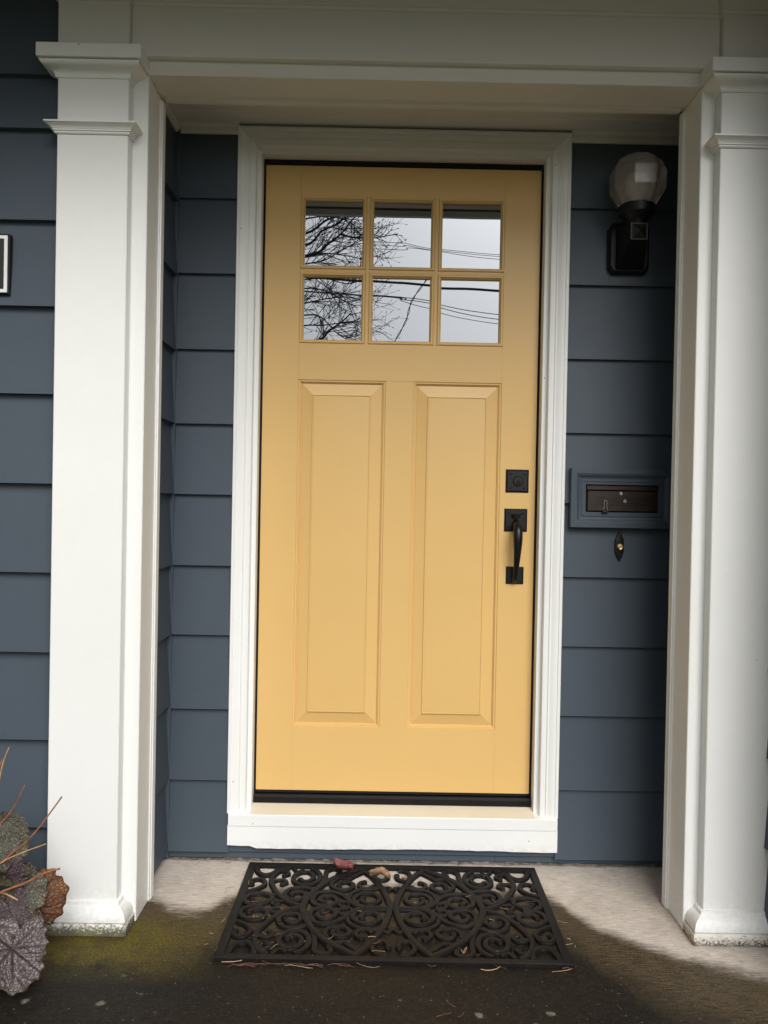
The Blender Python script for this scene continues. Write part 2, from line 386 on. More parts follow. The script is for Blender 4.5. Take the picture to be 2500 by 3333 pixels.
box('skirt_board', 'blue_paint_side', wq, -.694, -.6815, -.285, -.02, .003, .06, bev=.001)
MB().box(-.687, -.6655, -.0215, .004, .004, 2.40, bev=.003).build('corner_strip', 'blue_paint_side', wq)
wi = thing('siding_wall', (1.04, -.13, 0), 'blue-grey clapboard wall on the right side of the recess, hidden behind the jamb', 'wall')
boards_y(wi, -.275, 0, 1.045, -1, ZQ, 2.40)
box('sheathing', 'gap_black', wi, 1.052, 1.10, -.27, .06, 0, 2.42, bev=0)
we = thing('siding_wall', (-1.6, -.40, 0), 'blue-grey clapboard outer wall left of the left pilaster', 'wall')
boards_x(we, -2.8, -.884, -.400, ZE, 2.60, butt=.027)
box('sheathing', 'gap_black', we, -2.8, -.70, -.395, -.28, -.2, 2.62, bev=0)
ww = thing('siding_wall', (1.09, -.55, 0), 'blue-grey clapboard side wall projecting beside the right pilaster', 'wall')
ZW = [.02, .2556, .50, .735, .960, 1.2, 1.44, 1.68, 1.92, 2.16, 2.40]
boards_y(ww, -.75, -.30, 1.0865, -1, ZW, 2.62)
box('sheathing', 'gap_black', ww, 1.0935, 1.20, -.75, -.27, -.2, 2.62, bev=0)
box('corner_board', 'white_paint', ww, 1.055, 1.20, -.775, -.7505, -.2, 2.62)

# ---------------------------------------------------------------- entry opening: jambs, header, recess ceiling
OL, OR_, YT, YJ = -.653, .8655, -.42, -.27      # opening edges, trim plane, back of jamb
ZH = 2.3352
en = thing('entry_surround', (.106, -.35, 0), 'white painted jambs and header framing the recessed entry', 'door surround')
box('jamb', 'white_paint', en, -.880, OL, YT, YJ, .002, ZH-.001, bev=.002)
box('jamb', 'white_paint', en, OR_, 1.0925, YT, YJ, .002, ZH-.001, bev=.002)
MB().box(OL-.02, OL+.008, YJ-.034, YJ+.004, .001, ZH-.008, bev=.005, seg=3).build('bead', 'white_paint', en, 40)
MB().box(OR_-.008, OR_+.02, YJ-.034, YJ+.004, .001, ZH-.008, bev=.005, seg=3).build('bead', 'white_paint', en, 40)
box('header', 'white_shaded', en, -.86, 1.0915, YT, YJ, ZH, 2.61, bev=.002)
MB().box(OL+.009, OR_-.009, YJ-.034, YJ+.003, ZH-.007, ZH+.02, bev=.005, seg=3).build('bead', 'white_shaded', en, 40)
box('header_darkening_panel', 'blue_paint', en, -.70, 1.05, YJ+.0005, YJ+.010, ZH+.004, 2.3915, bev=0)  # unseen blue panel added to darken the recess and the glass reflection
box('jamb_darkening_panel', 'blue_paint_side', en, OR_+.021, 1.044, YJ+.0005, YJ+.010, .002, ZH, bev=0)  # second unseen blue panel, added to cut bounced light in the recess
rc = thing('recess_ceiling', (.1, -.13, 2.39), 'white board ceiling of the recess above the door', 'ceiling')
ys = [-.268, -.1755, -.095, -.0145, .045]
for a, c in zip(ys[:-1], ys[1:]): MB().box(-.70, 1.06, a+.0007, c-.0007, 2.392, 2.41, bev=.003).build('ceiling_board', 'white_shaded', rc)
MB().prism([(-.020, 2.3925), (-.020, 2.386), (-.012, 2.380), (-.016, 2.365), (-.014, 2.357), (.004, 2.357), (.004, 2.3925)], 'x', -.664, -.474).build('crown_trim', 'white_shaded', rc)
MB().prism([(-.020, 2.3925), (-.020, 2.386), (-.012, 2.380), (-.016, 2.365), (-.014, 2.353), (.004, 2.353), (.004, 2.3925)], 'x', .600, 1.04).build('crown_trim', 'white_shaded', rc)
MB().prism([(-.664, 2.3925), (-.664, 2.372), (-.671, 2.357), (-.700, 2.357), (-.700, 2.3925)], 'y', -.268, -.003).build('crown_trim', 'white_shaded', rc)
box('backing', 'gap_black', rc, -.76, 1.1, -.27, .08, 2.411, 2.6, bev=0)

# ---------------------------------------------------------------- entablature and eave
ef = thing('entablature', (.1, -.44, 2.37), 'white frieze band with crown moulding over the entry', 'frieze')
box('frieze', 'white_shaded', ef, -.6945, .9035, -.4455, -.4145, 2.3742, 2.535, bev=.002)
CR = [(0, 2.505), (.006, 2.507), (.008, 2.513), (.006, 2.518)]+[(.008+.05*(1-math.cos(t*math.pi/2)), 2.520+.065*math.sin(t*math.pi/2)) for t in [i/8 for i in range(9)]]+[(.062, 2.587), (.062, 2.610)]
MB().prism([(-.4455-a, z) for a, z in CR]+[(-.43, 2.610), (-.43, 2.505)], 'x', -.6945, .9035).build('crown_moulding', 'white_shaded', ef, 30)
for x0, x1 in ((-.8855, -.6945), (.9035, 1.0905)):
    box('frieze_block', 'white_shaded', ef, x0, x1, -.466, -.416, 2.360, 2.535, bev=.002)
    MB().usweep(x0+.0005, x1-.0005, -.4665, -.43, [(a, z) for a, z in CR]).build('crown_return', 'white_shaded', ef, 30)
ev = thing('porch_roof', (-.2, -.7, 2.61), 'brown boarded eave with white fascia over the entry, mirrored atop the door panes', 'roof')
for i in range(9):
    MB().box(-2.9, 2.2, -.42-.09*(i+1)+.001, -.42-.09*i-.001, 2.6105, 2.63, bev=.003).build('soffit_board', 'soffit_brown', ev)
box('fascia', 'white_paint', ev, -2.9, 2.2, -1.26, -1.232, 2.585, 2.78)
box('roof_deck', 'roof_shingle', ev, -2.9, 2.2, -1.23, 2.0, 2.6315, 2.80, bev=0)
hb = thing('house', (0, 1.2, 0), 'blue-grey main volume of the house behind the entry', 'house')
box('wall', 'blue_paint', hb, -2.8, 1.9, .10, 2.0, -.2, 2.63, bev=0)

# ---------------------------------------------------------------- pilasters
def pilaster(x0, x1, label, plinth, loc):
    t = thing('pilaster', loc, label, 'pilaster', 'pilasters framing the entry')
    yf, yb = -.462, -.4205
    box('shaft', 'white_paint', t, x0, x1, yf, yb, .03, 2.371, bev=.002)
    # plinth block and base moulding
    MB().usweep(x0, x1, yf, yb+.0015, [(.0375, .0015), (.0375, .027), (.034, .0305), (.028, .032)]).build('plinth', plinth, t)
    pr = [(.031, .0325), (.034, .036)]+[(.034-.002*i*i/4, .036+.006*i) for i in range(1, 4)]+[(.0255, .060), (.018, .067), (.0105, .071), (.0085, .075), (.0085, .0785), (.004, .0815)]
    MB().usweep(x0, x1, yf, yb+.001, pr).build('base_moulding', 'white_paint', t, 35)
    # neck ring
    pr = [(.004, 2.1505), (.006, 2.153), (.006, 2.1565), (.0095, 2.158), (.0095, 2.1615)]+[(.0115+.013*(1-math.cos(i/6*math.pi/2)), 2.1625+.010*i/6) for i in range(7)]+[(.027, 2.1735), (.027, 2.1775)]
    MB().usweep(x0, x1, yf, yb+.001, pr).build('neck_ring', 'white_paint', t, 35)
    # capital: cyma and square abacus
    pr = [(.003, 2.300), (.005, 2.303), (.006, 2.309)]+[(.007+.016*(1-math.cos(i/6*math.pi/2)), 2.310+.010*i/6) for i in range(7)]+[(.023+.013*math.sin(i/5*math.pi/2), 2.320+.009*i/5) for i in range(1, 6)]+[(.0365, 2.331), (.035, 2.3345), (.030, 2.3365)]
    MB().usweep(x0, x1, yf, yb+.001, pr).build('capital', 'white_paint', t, 35)
    MB().usweep(x0, x1, yf, yb+.0015, [(.0415, 2.3375), (.0425, 2.3385), (.0425, 2.3725), (.0415, 2.3735)]).build('abacus', 'white_paint', t)
    return t
pilaster(-.8855, -.6945, 'left white pilaster with moulded capital and mossy peeling base beside the plant', 'plinth_paint_mossy', (-.79, -.44, 0))
pilaster(.9035, 1.0905, 'right white pilaster with moulded capital and dusty base at the side wall', 'plinth_paint_dusty', (1.0, -.44, 0))

# ---------------------------------------------------------------- door casing, sill, threshold
XL, XR, ZT = -.4774, .6007, 2.3819
cs = thing('door_casing', (.06, 0, .15), 'white moulded casing around the yellow door', 'door frame')
prof = [(0, .008), (0, -.020), (.0015, -.022), (.010, -.022), (.0115, -.0195), (.0135, -.0195)]+[(.0135+.022*i/6, -.0195+.006*(i/6)**2) for i in range(1, 7)]+[(.037, -.0135), (.0375, -.0165), (.040, -.0165), (.0405, -.0125), (.057, -.0115), (.0585, -.010), (.0595, .010), (.0605, .012), (.0735, .012), (.0745, .013), (.0748, .062)]
def leg(xo, sgn, z0):
    m = MB(); vs = []; n = len(prof)
    for d, y in prof: vs += [(xo+sgn*d, y, z0), (xo+sgn*d, y, ZT-d)]
    m.add(vs, [(2*i, 2*i+1, 2*i+3, 2*i+2) for i in range(n-1)]+[tuple(2*i for i in range(n))])
    return m.build('side_casing', 'white_paint', cs, 25)
leg(XL, 1, .1565); leg(XR, -1, .1565)
m = MB(); vs = []; n = len(prof)
for d, y in prof: vs += [(XL+d, y, ZT-d), (XR-d, y, ZT-d)]
m.add(vs, [(2*i, 2*i+1, 2*i+3, 2*i+2) for i in range(n-1)]); m.build('head_casing', 'white_shaded', cs, 25)
for x0, x1 in ((-.4026, -.3985), (.5219, .5259)): box('weatherstrip', 'gap_black', cs, x0, x1, .055, .066, .16, 2.306, bev=0)
box('weatherstrip', 'gap_black', cs, -.4024, .5257, .0552, .0662, 2.2925, 2.306, bev=0)
box('backing', 'gap_black', cs, -.46, .58, .105, .12, .02, 2.40, bev=0)
si = thing('door_sill', (.06, -.02, .05), 'white painted sill and apron under the yellow door', 'door sill')
MB().prism([(-.030, .1195), (-.0305, .1545), (-.028, .1565), (.075, .1715), (.075, .1195)], 'x', -.4710, .5975).build('sill_nose', 'white_sill', si)
m = MB(); m.add([(-.4025, -.026, .1572), (.5255, -.026, .1572), (.5255, .062, .1702), (-.4025, .062, .1702)], [(0, 1, 2, 3)]); m.add([(-.4025, -.026, .1566), (.5255, -.026, .1566), (.5255, .062, .1696), (-.4025, .062, .1696)], [(0, 1, 2, 3)]); m.build('sill_top', 'sill_top', si)
# apron board with a ragged lower edge
poly = []; xs = np.linspace(-.4735, .5990, 46)
low = [(x, .0483+.0022*math.sin(7*x)+rng.uniform(-.0012, .0012)+(.006 if x < -.39 else 0)) for x in xs]
vs = []; fs = []
for y in (-.027, .006):
    vs += [(x, y, z) for x, z in low]+[(x, y, .1188) for x, z in low]
n = len(low)
for k in (0, 2*n):
    for i in range(n-1): fs.append((k+i, k+i+1, k+n+i+1, k+n+i))
for i in range(n-1): fs += [(i, i+1, 2*n+i+1, 2*n+i), (n+i, n+i+1, 3*n+i+1, 3*n+i)]
fs += [(0, n, 3*n, 2*n), (n-1, 2*n-1, 4*n-1, 3*n-1)]
m = MB(); m.add(vs, fs); m.build('apron', 'white_sill', si)
box('lower_board', 'blue_paint', si, -.4720, .5985, -.012, .004, .0275, .056, bev=.001)
th = thing('threshold', (.06, .06, .17), 'dark bronze threshold strip below the yellow door', 'threshold')
MB().prism([(.046, .1685), (.046, .188), (.051, .196), (.100, .198), (.100, .1685)], 'x', -.4023, .5253).build('threshold_bar', 'dark_bronze', th)
box('door_sweep', 'gap_black', th, -.3950, .5180, .062, .095, .1985, .2068, bev=.001)

# ---------------------------------------------------------------- yellow door
YD = .060; YB = .100
dx0, dx1, dz0, dz1 = -.3962, .5193, .2078, 2.2895
dr = thing('entry_door', (.06, .08, .2), 'yellow front door with six glass lites over two raised panels', 'door')
ax0, ax1 = -.2775, .4005
EB = .0006
box('stile', 'yellow_paint', dr, dx0, ax0, YD, YB, dz0, dz1, bev=EB)
box('stile', 'yellow_paint', dr, ax1, dx1, YD, YB, dz0, dz1, bev=EB)
box('rail', 'yellow_rail', dr, ax0, ax1, YD, YB, 2.190, dz1, bev=EB)
box('rail', 'yellow_rail', dr, ax0, ax1, YD, YB, 1.5805, 1.7025, bev=EB)
box('rail', 'yellow_rail', dr, ax0, ax1, YD, YB, dz0, .4235, bev=EB)
box('mullion', 'yellow_paint', dr, .0135, .1065, YD, YB, .4235, 1.5805, bev=EB)
pp = [(0, 0), (.0004, .0028), (.0016, .0030), (.0062, .0030), (.0070, .0075), (.0080, .0078), (.0092, .0078), (.0098, .0125), (.0122, .0125), (.0130, .0108), (.0475, .0034), (.0478, -.0002), (.0500, -.0008), (.0515, -.0006), (.0518, .0016), (.0535, .0016), (.0540, .0008), (.0560, .0006)]
for x0, x1 in ((ax0, .0135), (.1065, ax1)):
    MB().rectsweep(x0, x1, .4235, 1.5805, YD, pp).build('panel', 'yellow_paint', dr, 14)
cols = [(-.2775, -.0600), (-.0480, .1685), (.1805, .4005)]; rows = [(1.7025, 1.9370), (1.9490, 2.1900)]
box('muntin', 'yellow_paint', dr, -.0600, -.0480, YD+.0005, YB-.001, 1.7025, 2.190, bev=EB)
box('muntin', 'yellow_paint', dr, .1685, .1805, YD+.0005, YB-.001, 1.7025, 2.190, bev=EB)
for x0, x1 in cols: box('muntin', 'yellow_rail', dr, x0, x1, YD+.0005, YB-.001, 1.9370, 1.9490, bev=EB)
lp = [(0, 0), (.0008, -.0030), (.003, -.0045), (.0075, -.0045), (.0085, -.0030), (.0088, .0010), (.0105, .0020), (.0125, .0045), (.0130, .0080), (.0131, .016)]
for ri, (z0, z1) in enumerate(rows):
    for ci, (x0, x1) in enumerate(cols):
        lf = MB().rectsweep(x0, x1, z0, z1, YD, lp, cap=False).build('lite_frame', 'yellow_paint', dr, 20)
        tx, tz = rng.uniform(-.0011, .0011), rng.uniform(-.0011, .0011)
        px0, px1, pz0, pz1 = x0+.008, x1-.008, z0+.008, z1-.008; mx_, mz_ = (px0+px1)/2, (pz0+pz1)/2
        vs = []; fs = []; N = 1
        for (x, z) in ((px0, pz0), (px1, pz0), (px1, pz1), (px0, pz1)): vs.append((x, YD+.0135+tx*(x-mx_)+tz*(z-mz_), z))
        vs += [(x, y+.004, z) for x, y, z in vs]
        m = MB(); m.add(vs, [(0, 1, 2, 3), (4, 5, 6, 7), (0, 1, 5, 4), (1, 2, 6, 5), (2, 3, 7, 6), (3, 0, 4, 7)]); m.build('glass_pane', 'window_glass', lf)
def plate(parent, x0, x1, z0, z1, name, inset=.011):
    p = MB().rectsweep(x0, x1, z0, z1, YD, [(0, .001), (0, -.003), (.0055, -.0065), (.0065, -.0065)]).build(name, 'black_iron', parent, 20)
    for x in (x0+inset+.004, x1-inset-.004):
        for z in (z0+inset+.004, z1-inset-.004):
            MB().lathe([(.0036, YD-.006), (.0036, YD-.0078), (.0025, YD-.0092), (.0008, YD-.0097)], x, z, 10, 'y').build('rivet', 'black_iron', p, 50)
    return p
dbp = plate(dr, .4202, .4967, 1.2180, 1.2943, 'deadbolt')
MB().lathe([(.0170, YD-.0060), (.0170, YD-.0110), (.0158, YD-.0122), (.0150, YD-.0112), (.0005, YD-.0112)], .4605, 1.2555, 32, 'y').build('lock_cylinder', 'black_iron', dbp, 35)
MB().lathe([(.0075, YD-.0110), (.0075, YD-.0128), (.0004, YD-.0130)], .4610, 1.2505, 20, 'y').build('key_plug', 'dark_bronze', dbp, 35)
box('keyhole', 'gap_black', dbp, .4602, .4618, YD-.0133, YD-.012, 1.2450, 1.2560, bev=0)
hp = plate(dr, .4180, .4942, 1.0876, 1.1636, 'handle_set')
plate(hp, .4270, .4856, .9121, .9702, 'lower_plate', .008) if False else None
lpz = MB().rectsweep(.4270, .4856, .9121, .9702, YD, [(0, .001), (0, -.003), (.0045, -.006), (.0055, -.006)]).build('lower_plate', 'black_iron', hp, 20)
for x in (.4385, .4740):
    for z in (.9235, .9590): MB().lathe([(.0034, YD-.0055), (.0034, YD-.0075), (.0022, YD-.0088), (.0006, YD-.0092)], x, z, 10, 'y').build('rivet', 'black_iron', hp, 50)
# thumb latch
vs = []; 
for i in range(9):
    a = math.pi*i/8; vs.append((.456+.0165*math.cos(a), YD-.010-.022*math.sin(a)))
m = MB(); m.add([(x, y, 1.1440+(YD-y)*.10) for x, y in vs]+[(x*.6+.456*.4, y, 1.1330-(YD-y)*.05) for x, y in vs], [tuple(range(9)), tuple(range(9, 18))]+[(i, i+1, 10+i, 9+i) for i in range(8)]+[(8, 0, 9, 17)]); m.build('thumb_latch', 'black_iron', hp, 40)
gp = [(.4560, .058, 1.1130), (.4561, .040, 1.1140), (.4562, .022, 1.1090), (.4562, .010, 1.0960), (.4560, .005, 1.0800), (.4558, .004, 1.0600), (.4555, .006, 1.0300), (.4552, .012, .9980), (.4548, .020, .9720), (.4544, .028, .9500), (.4541, .036, .9340), (.4540, .046, .9255), (.4540, .058, .9250)]
gr = [.0125, .0125, .0138, .0150, .0155, .0152, .0130, .0108, .0092, .0085, .0086, .0095, .010]
MB().tube(gp, gr, 16).build('grip', 'black_iron', hp, 60)

# ---------------------------------------------------------------- mail slot
MO = -.014
ml = thing('mail_slot', (.784, -.01, 1.1), 'blue painted wall mail slot with dark brown flap under the lamp', 'mail slot')
mp = [(0, .012), (0, -.0275), (.0015, -.029), (.0165, -.029), (.0175, -.0265), (.021, -.0255)]+[(.021+.014*i/5, -.0255+.009*math.sin(i/5*math.pi/2)) for i in range(1, 6)]+[(.0365, -.0165), (.037, -.019), (.0405, -.019), (.041, -.0165), (.0505, -.0160), (.0512, -.004)]
MB().rectsweep(.6160, .9520, 1.1072, 1.2980, MO, mp, cap=False).build('frame', 'blue_paint', ml, 25)
box('recess', 'gap_black', ml, .655, .915, MO-.0095, MO-.004, 1.146, 1.256, bev=0)
fl = box('flap', 'slot_brown', ml, .672, .8975, MO-.0175, MO-.0090, 1.1610, 1.2275, bev=.002)
box('hood', 'slot_brown', ml, .668, .9010, MO-.0215, MO-.0090, 1.2290, 1.2440, bev=.002)
for k, z in enumerate((1.182, 1.190, 1.198, 1.206)): box('ridge', 'slot_brown', fl, .700+.004*(k % 2), .868-.003*k, MO-.0190, MO-.0170, z-.0009, z+.0009, bev=.0004)
def blob(x, z, r, y):
    m = MB(); n = 12; vs = [(x+r*math.cos(2*math.pi*i/n)*rng.uniform(.8, 1.1), y, z+1.15*r*math.sin(2*math.pi*i/n)*rng.uniform(.8, 1.1)) for i in range(n)]
    m.add(vs+[(x, y-.0012, z)], [(i, (i+1) % n, n) for i in range(n)]); return m
blob(.7805, 1.2195, .0052, MO-.0178).build('paint_spot', 'paint_blob', fl, 60)
blob(.7935, 1.1950, .0055, MO-.0178).build('paint_spot', 'paint_blob', fl, 60)
bc = thing('binder_clip', (.729, -.02, 1.17), 'small metal binder clip hanging on the brown mail flap', 'clip')
box('jaw', 'slot_brown', bc, .7185, .7385, MO-.0290, MO-.0192, 1.1565, 1.1655, bev=.0015)
wirepts = [(.7215, -.024, 1.1655), (.7255, -.025, 1.178), (.7240, -.0255, 1.190), (.7260, -.0255, 1.1955), (.7290, -.0255, 1.197), (.7320, -.0255, 1.1955), (.7340, -.0255, 1.190), (.7325, -.025, 1.178), (.7360, -.024, 1.1655)]
MB().tube([(x, y+MO, z) for x, y, z in wirepts], .0011, 6).build('wire_handle', 'steel_clip', bc, 60)

# ---------------------------------------------------------------- doorbell
db = thing('doorbell', (.7815, -.015, 1.0), 'ornate black doorbell plate with brass ringed button below the mail slot', 'doorbell')
half = [(0, .0505), (.0035, .0430), (.0060, .0385), (.0085, .0360), (.0105, .0315), (.0095, .0280), (.0120, .0255), (.0142, .0215), (.0138, .0170), (.0145, .0120), (.0143, .0), ]
out = half+[(x, -z) for x, z in half[::-1][1:]]+[(-x, -z) for x, z in half[1:]]+[(-x, z) for x, z in half[::-1][1:-1]]
bx, bz, by = .7815, 1.0487, -.0185
m = MB(); n = len(out)
m.add([(bx+x, by-.0005, bz+z) for x, z in out]+[(bx+x*.97, by-.0045, bz+z*.985) for x, z in out]+[(bx+x*.8, by-.0055, bz+z*.9) for x, z in out], [tuple(range(2*n, 3*n))]+[(k*n+i, k*n+(i+1) % n, (k+1)*n+(i+1) % n, (k+1)*n+i) for k in (0, 1) for i in range(n)])
bp = m.build('back_plate', 'lamp_black', db, 30)
m = MB()
for k in range(90):
    z = rng.uniform(-.046, .046); wd = np.interp(abs(z), [0, .02, .03, .04, .05], [.0125, .0125, .0085, .005, .001]); x = rng.uniform(-wd, wd)
    if math.hypot(x, z) < .0125: continue
    r = rng.uniform(.0010, .0018); m.lathe([(r, by-.0050), (r*.8, by-.0050-r*.7), (r*.3, by-.0050-r)], bx+x, bz+z, 6, 'y')
tag(m.build('relief_beads', 'lamp_black', bp, 60), kind='stuff')
MB().lathe([(.0108, by-.004), (.0108, by-.0085), (.0098, by-.0100), (.0082, by-.0092), (.0078, by-.0075), (.0005, by-.0072)], bx, bz, 28, 'y').build('ring', 'brass', db, 50)
MB().lathe([(.0074, by-.0070), (.0070, by-.0092), (.0050, by-.0104), (.0006, by-.0108)], bx, bz, 24, 'y').build('button', 'ivory_button', db, 60)

# ---------------------------------------------------------------- wall lantern
lm = thing('wall_lantern', (.785, -.06, 1.92), 'black wall lantern with faceted frosted glass globe', 'lamp')
pl = [(.722, 1.945), (.722, 2.070), (.735, 2.0874), (.838, 2.0874), (.8516, 2.070), (.8516, 1.945), (.838, 1.9266), (.735, 1.9266)]
m = MB(); n = 8; cx, cz = .7868, 2.007
def lay(k, y): return [(cx+(x-cx)*k, y, cz+(z-cz)*k) for x, z in pl]
m.add(lay(1, .002)+lay(1, -.036)+lay(.90, -.044), [tuple(range(2*n, 3*n))]+[(k*n+i, k*n+(i+1) % n, (k+1)*n+(i+1) % n, (k+1)*n+i) for k in (0, 1) for i in range(n)])
m.build('back_plate', 'lamp_black', lm)
# arm: swells out of the plate and carries a square boss with a diamond face
m = MB(); m.add([(.742, -.043, 1.935), (.832, -.043, 1.935), (.832, -.043, 2.070), (.742, -.043, 2.070), (.758, -.150, 2.000), (.811, -.150, 2.000), (.811, -.150, 2.052), (.758, -.150, 2.052)], [(0, 1, 2, 3), (4, 5, 6, 7), (0, 1, 5, 4), (1, 2, 6, 5), (2, 3, 7, 6), (3, 0, 4, 7)])
arm = m.build('arm', 'lamp_black', lm)
m = MB(); m.add([(.763, -.1505, 2.004), (.806, -.1505, 2.004), (.806, -.1505, 2.048), (.763, -.1505, 2.048), (.7845, -.160, 2.026)], [(0, 1, 4), (1, 2, 4), (2, 3, 4), (3, 0, 4)]); m.build('diamond_boss', 'lamp_black', arm)
MB().lathe([(.024, 2.045), (.027, 2.062), (.031, 2.070), (.045, 2.080), (.0535, 2.086), (.0545, 2.092), (.0545, 2.112), (.051, 2.115)], .7846, -.122, 32).build('collar', 'lamp_black', lm, 30)
gl_ = MB().lathe([(.052, 2.108), (.060, 2.117), (.0850, 2.158), (.0865, 2.214), (.071, 2.245), (.042, 2.264), (.030, 2.266)], .7846, -.122, 8).build('globe', 'lamp_glass', lm)
MB().lathe([(.040, 2.116), (.046, 2.121), (.0765, 2.170), (.0775, 2.223), (.058, 2.247), (.030, 2.257)], .7846, -.122, 8).build('globe_lining', 'lamp_glass', gl_) if False else None
MB().lathe([(.013, 2.110), (.013, 2.135), (.022, 2.150), (.028, 2.168), (.027, 2.185), (.019, 2.201), (.006, 2.208)], .7846, -.122, 20).build('bulb', 'white_enamel', lm, 60)

# ---------------------------------------------------------------- house number plaque
pq = thing('house_plaque', (-1.17, -.42, 1.727), 'black house plaque with white border on the outer wall', 'plaque')
MB().rectsweep(-1.325, -1.0205, 1.7240, 1.8875, -.4225, [(0, .006), (0, -.012), (.0022, -.0135), (.006, -.0135)]).build('back_plate', 'lamp_black', pq)
MB().rectsweep(-1.3205, -1.0250, 1.7285, 1.8830, -.4363, [(0, .001), (0, -.0025), (.0088, -.0025), (.0088, .0002)], cap=False).build('border', 'white_enamel', pq)
MB().rectsweep(-1.3110, -1.0345, 1.7380, 1.8735, -.4368, [(0, .001), (0, 0), (.003, -.0002)]).build('face', 'plaque_face', pq)

# ---------------------------------------------------------------- rubber scroll doormat
MX, MY, HW, HD = .0604, -.333, .4588, .2802
mt = thing('doormat', (MX, MY, 0), 'black rubber doormat of openwork scrolls on the landing', 'doormat')
mrot = R(-.45)
def mw(u, v, z):
    u /= 100; v /= 100; return (MX+u*math.cos(mrot)-v*math.sin(mrot), MY+u*math.sin(mrot)+v*math.cos(mrot), z)
m = MB(); vs = []; fs = []
fp = [(0, .0008), (0, .0095), (.25, .0118), (1.95, .0112), (2.25, .0092), (2.3, .0008)]
for d, z in fp: vs += [mw(-45.88+d, -28.02+d, z), mw(45.88-d, -28.02+d, z), mw(45.88-d, 28.02-d, z), mw(-45.88+d, 28.02-d, z)]
for k in range(len(fp)-1):
    for i in range(4): a = 4*k+i; c = 4*k+(i+1) % 4; fs.append((a, c, c+4, a+4))
m.add(vs, fs); m.build('border_frame', 'rubber', mt, 30)
def cr_spline(P, n=7):
    P = [np.array(p, float) for p in P]; P = [2*P[0]-P[1]]+P+[2*P[-1]-P[-2]]; out = []
    for i in range(1, len(P)-2):
        a, b_, c, d = P[i-1:i+3]
        for t in np.linspace(0, 1, n, endpoint=False): out.append(.5*((2*b_)+(-a+c)*t+(2*a-5*b_+4*c-d)*t*t+(-a+3*b_-3*c+d)*t**3))
    out.append(P[-2]); return out
def spiral(cu, cv, ru, rv, a0, a1, s1):
    n = max(8, int(abs(a1-a0)/13)); out = []
    for i in range(n+1):
        t = i/n; a = R(a0+(a1-a0)*t); k = 1+(s1-1)*t; out.append(np.array((cu+ru*k*math.cos(a), cv+rv*k*math.sin(a))))
    return out
def ribbon(path, wd, h, ball, su, sv):
    path = [np.array((p[0]*su, p[1]*sv)) for p in path]; n = len(path); m = MB(); vs = []; fs = []
    wd = wd*1.14; sec = [(-.5, .0008), (-.485, h*.82), (-.41, h*.97), (-.12, h), (.12, h), (.41, h*.97), (.485, h*.82), (.5, .0008)]; q = len(sec)
    for i, p in enumerate(path):
        t = path[min(i+1, n-1)]-path[max(i-1, 0)]; t = t/np.linalg.norm(t); nn = np.array((-t[1], t[0]))
        for s_, z in sec: x = p+nn*s_*wd; vs.append(mw(x[0], x[1], z))
    for i in range(n-1):
        for j in range(q-1): fs.append((i*q+j, i*q+j+1, (i+1)*q+j+1, (i+1)*q+j))
    fs += [tuple(range(q)), tuple((n-1)*q+j for j in range(q))]
    m.add(vs, fs)
    if ball:
        p = path[-1]; c = mw(p[0], p[1], 0); r = ball/100*.98
        m.lathe([(r, .0009), (r*.97, h*.75), (r*.8, h*1.0), (r*.4, h*1.08), (.0002, h*1.1)], c[0], c[1], 14)
    return m
Q = []   # one quarter of the pattern: (path, width, height mm, end ball radius, name)
Q.append((cr_spline([(-26.0, 0), (-25.2, -4.6), (-23.6, -9.2), (-21.6, -13.4), (-18.9, -17.4), (-16.0, -20.4), (-13.0, -22.9), (-9.5, -25.6)]), 1.75, 11.6, 0, 'arc_band'))
Q.append((cr_spline([(-.75, 0), (-1.3, -4.4), (-2.5, -9.9), (-4.1, -14.7), (-6.1, -19.4), (-8.3, -23.0), (-10.2, -25.4)]), 1.55, 11.3, 0, 'arc_band'))
Q.append((cr_spline([(-26.4, -.2), (-30.0, -2.2), (-32.4, -4.9), (-34.5, -8.2), (-36.0, -11.8), (-37.0, -14.6), (-37.2, -17.6), (-36.4, -21.0), (-34.8, -24.1), (-32.6, -25.6)]), 1.45, 10.9, 0, 'arc_band'))
Q.append((spiral(-27.0, -18.6, 5.0, 6.4, -75, 500, .36), 1.4, 10.4, 1.05, 'scroll'))
Q.append((cr_spline([(-36.9, -15.2), (-35.2, -16.6), (-33.2, -16.4), (-32.4, -14.9), (-33.5, -13.9)]), 1.15, 9.6, .9, 'hook'))
Q.append((cr_spline([(-36.2, -21.5), (-34.8, -22.8), (-33.1, -22.4), (-32.4, -20.8), (-33.6, -19.9)]), 1.15, 9.7, .9, 'hook'))
Q.append((cr_spline([(-31.5, -25.4), (-29.9, -22.7), (-28.3, -23.4), (-27.6, -22.4)]), 1.0, 9.5, .8, 'hook'))
Q.append((spiral(-28.4, -7.0, 3.8, 3.7, 215, -165, .42), 1.3, 10.2, .95, 'scroll'))
Q.append((cr_spline([(-31.6, -9.4), (-30.6, -11.0), (-28.2, -11.9), (-25.4, -11.4), (-23.4, -10.0)]), 1.2, 9.9, 0, 'scroll'))
Q.append((spiral(-38.8, -4.3, 5.3, 4.6, 75, 520, .42), 1.35, 10.5, 1.0, 'scroll'))
Q.append((cr_spline([(-35.4, -7.4), (-33.9, -6.6), (-32.6, -5.0)]), 1.2, 9.4, 0, 'scroll'))
Q.append((spiral(-33.6, -1.9, 1.9, 1.6, -20, -300, .55), .95, 9.1, .75, 'hook'))
Q.append((spiral(-39.5, -25.4, 3.4, 5.6, 185, -5, 1.0), 1.5, 10.7, 0, 'arch'))
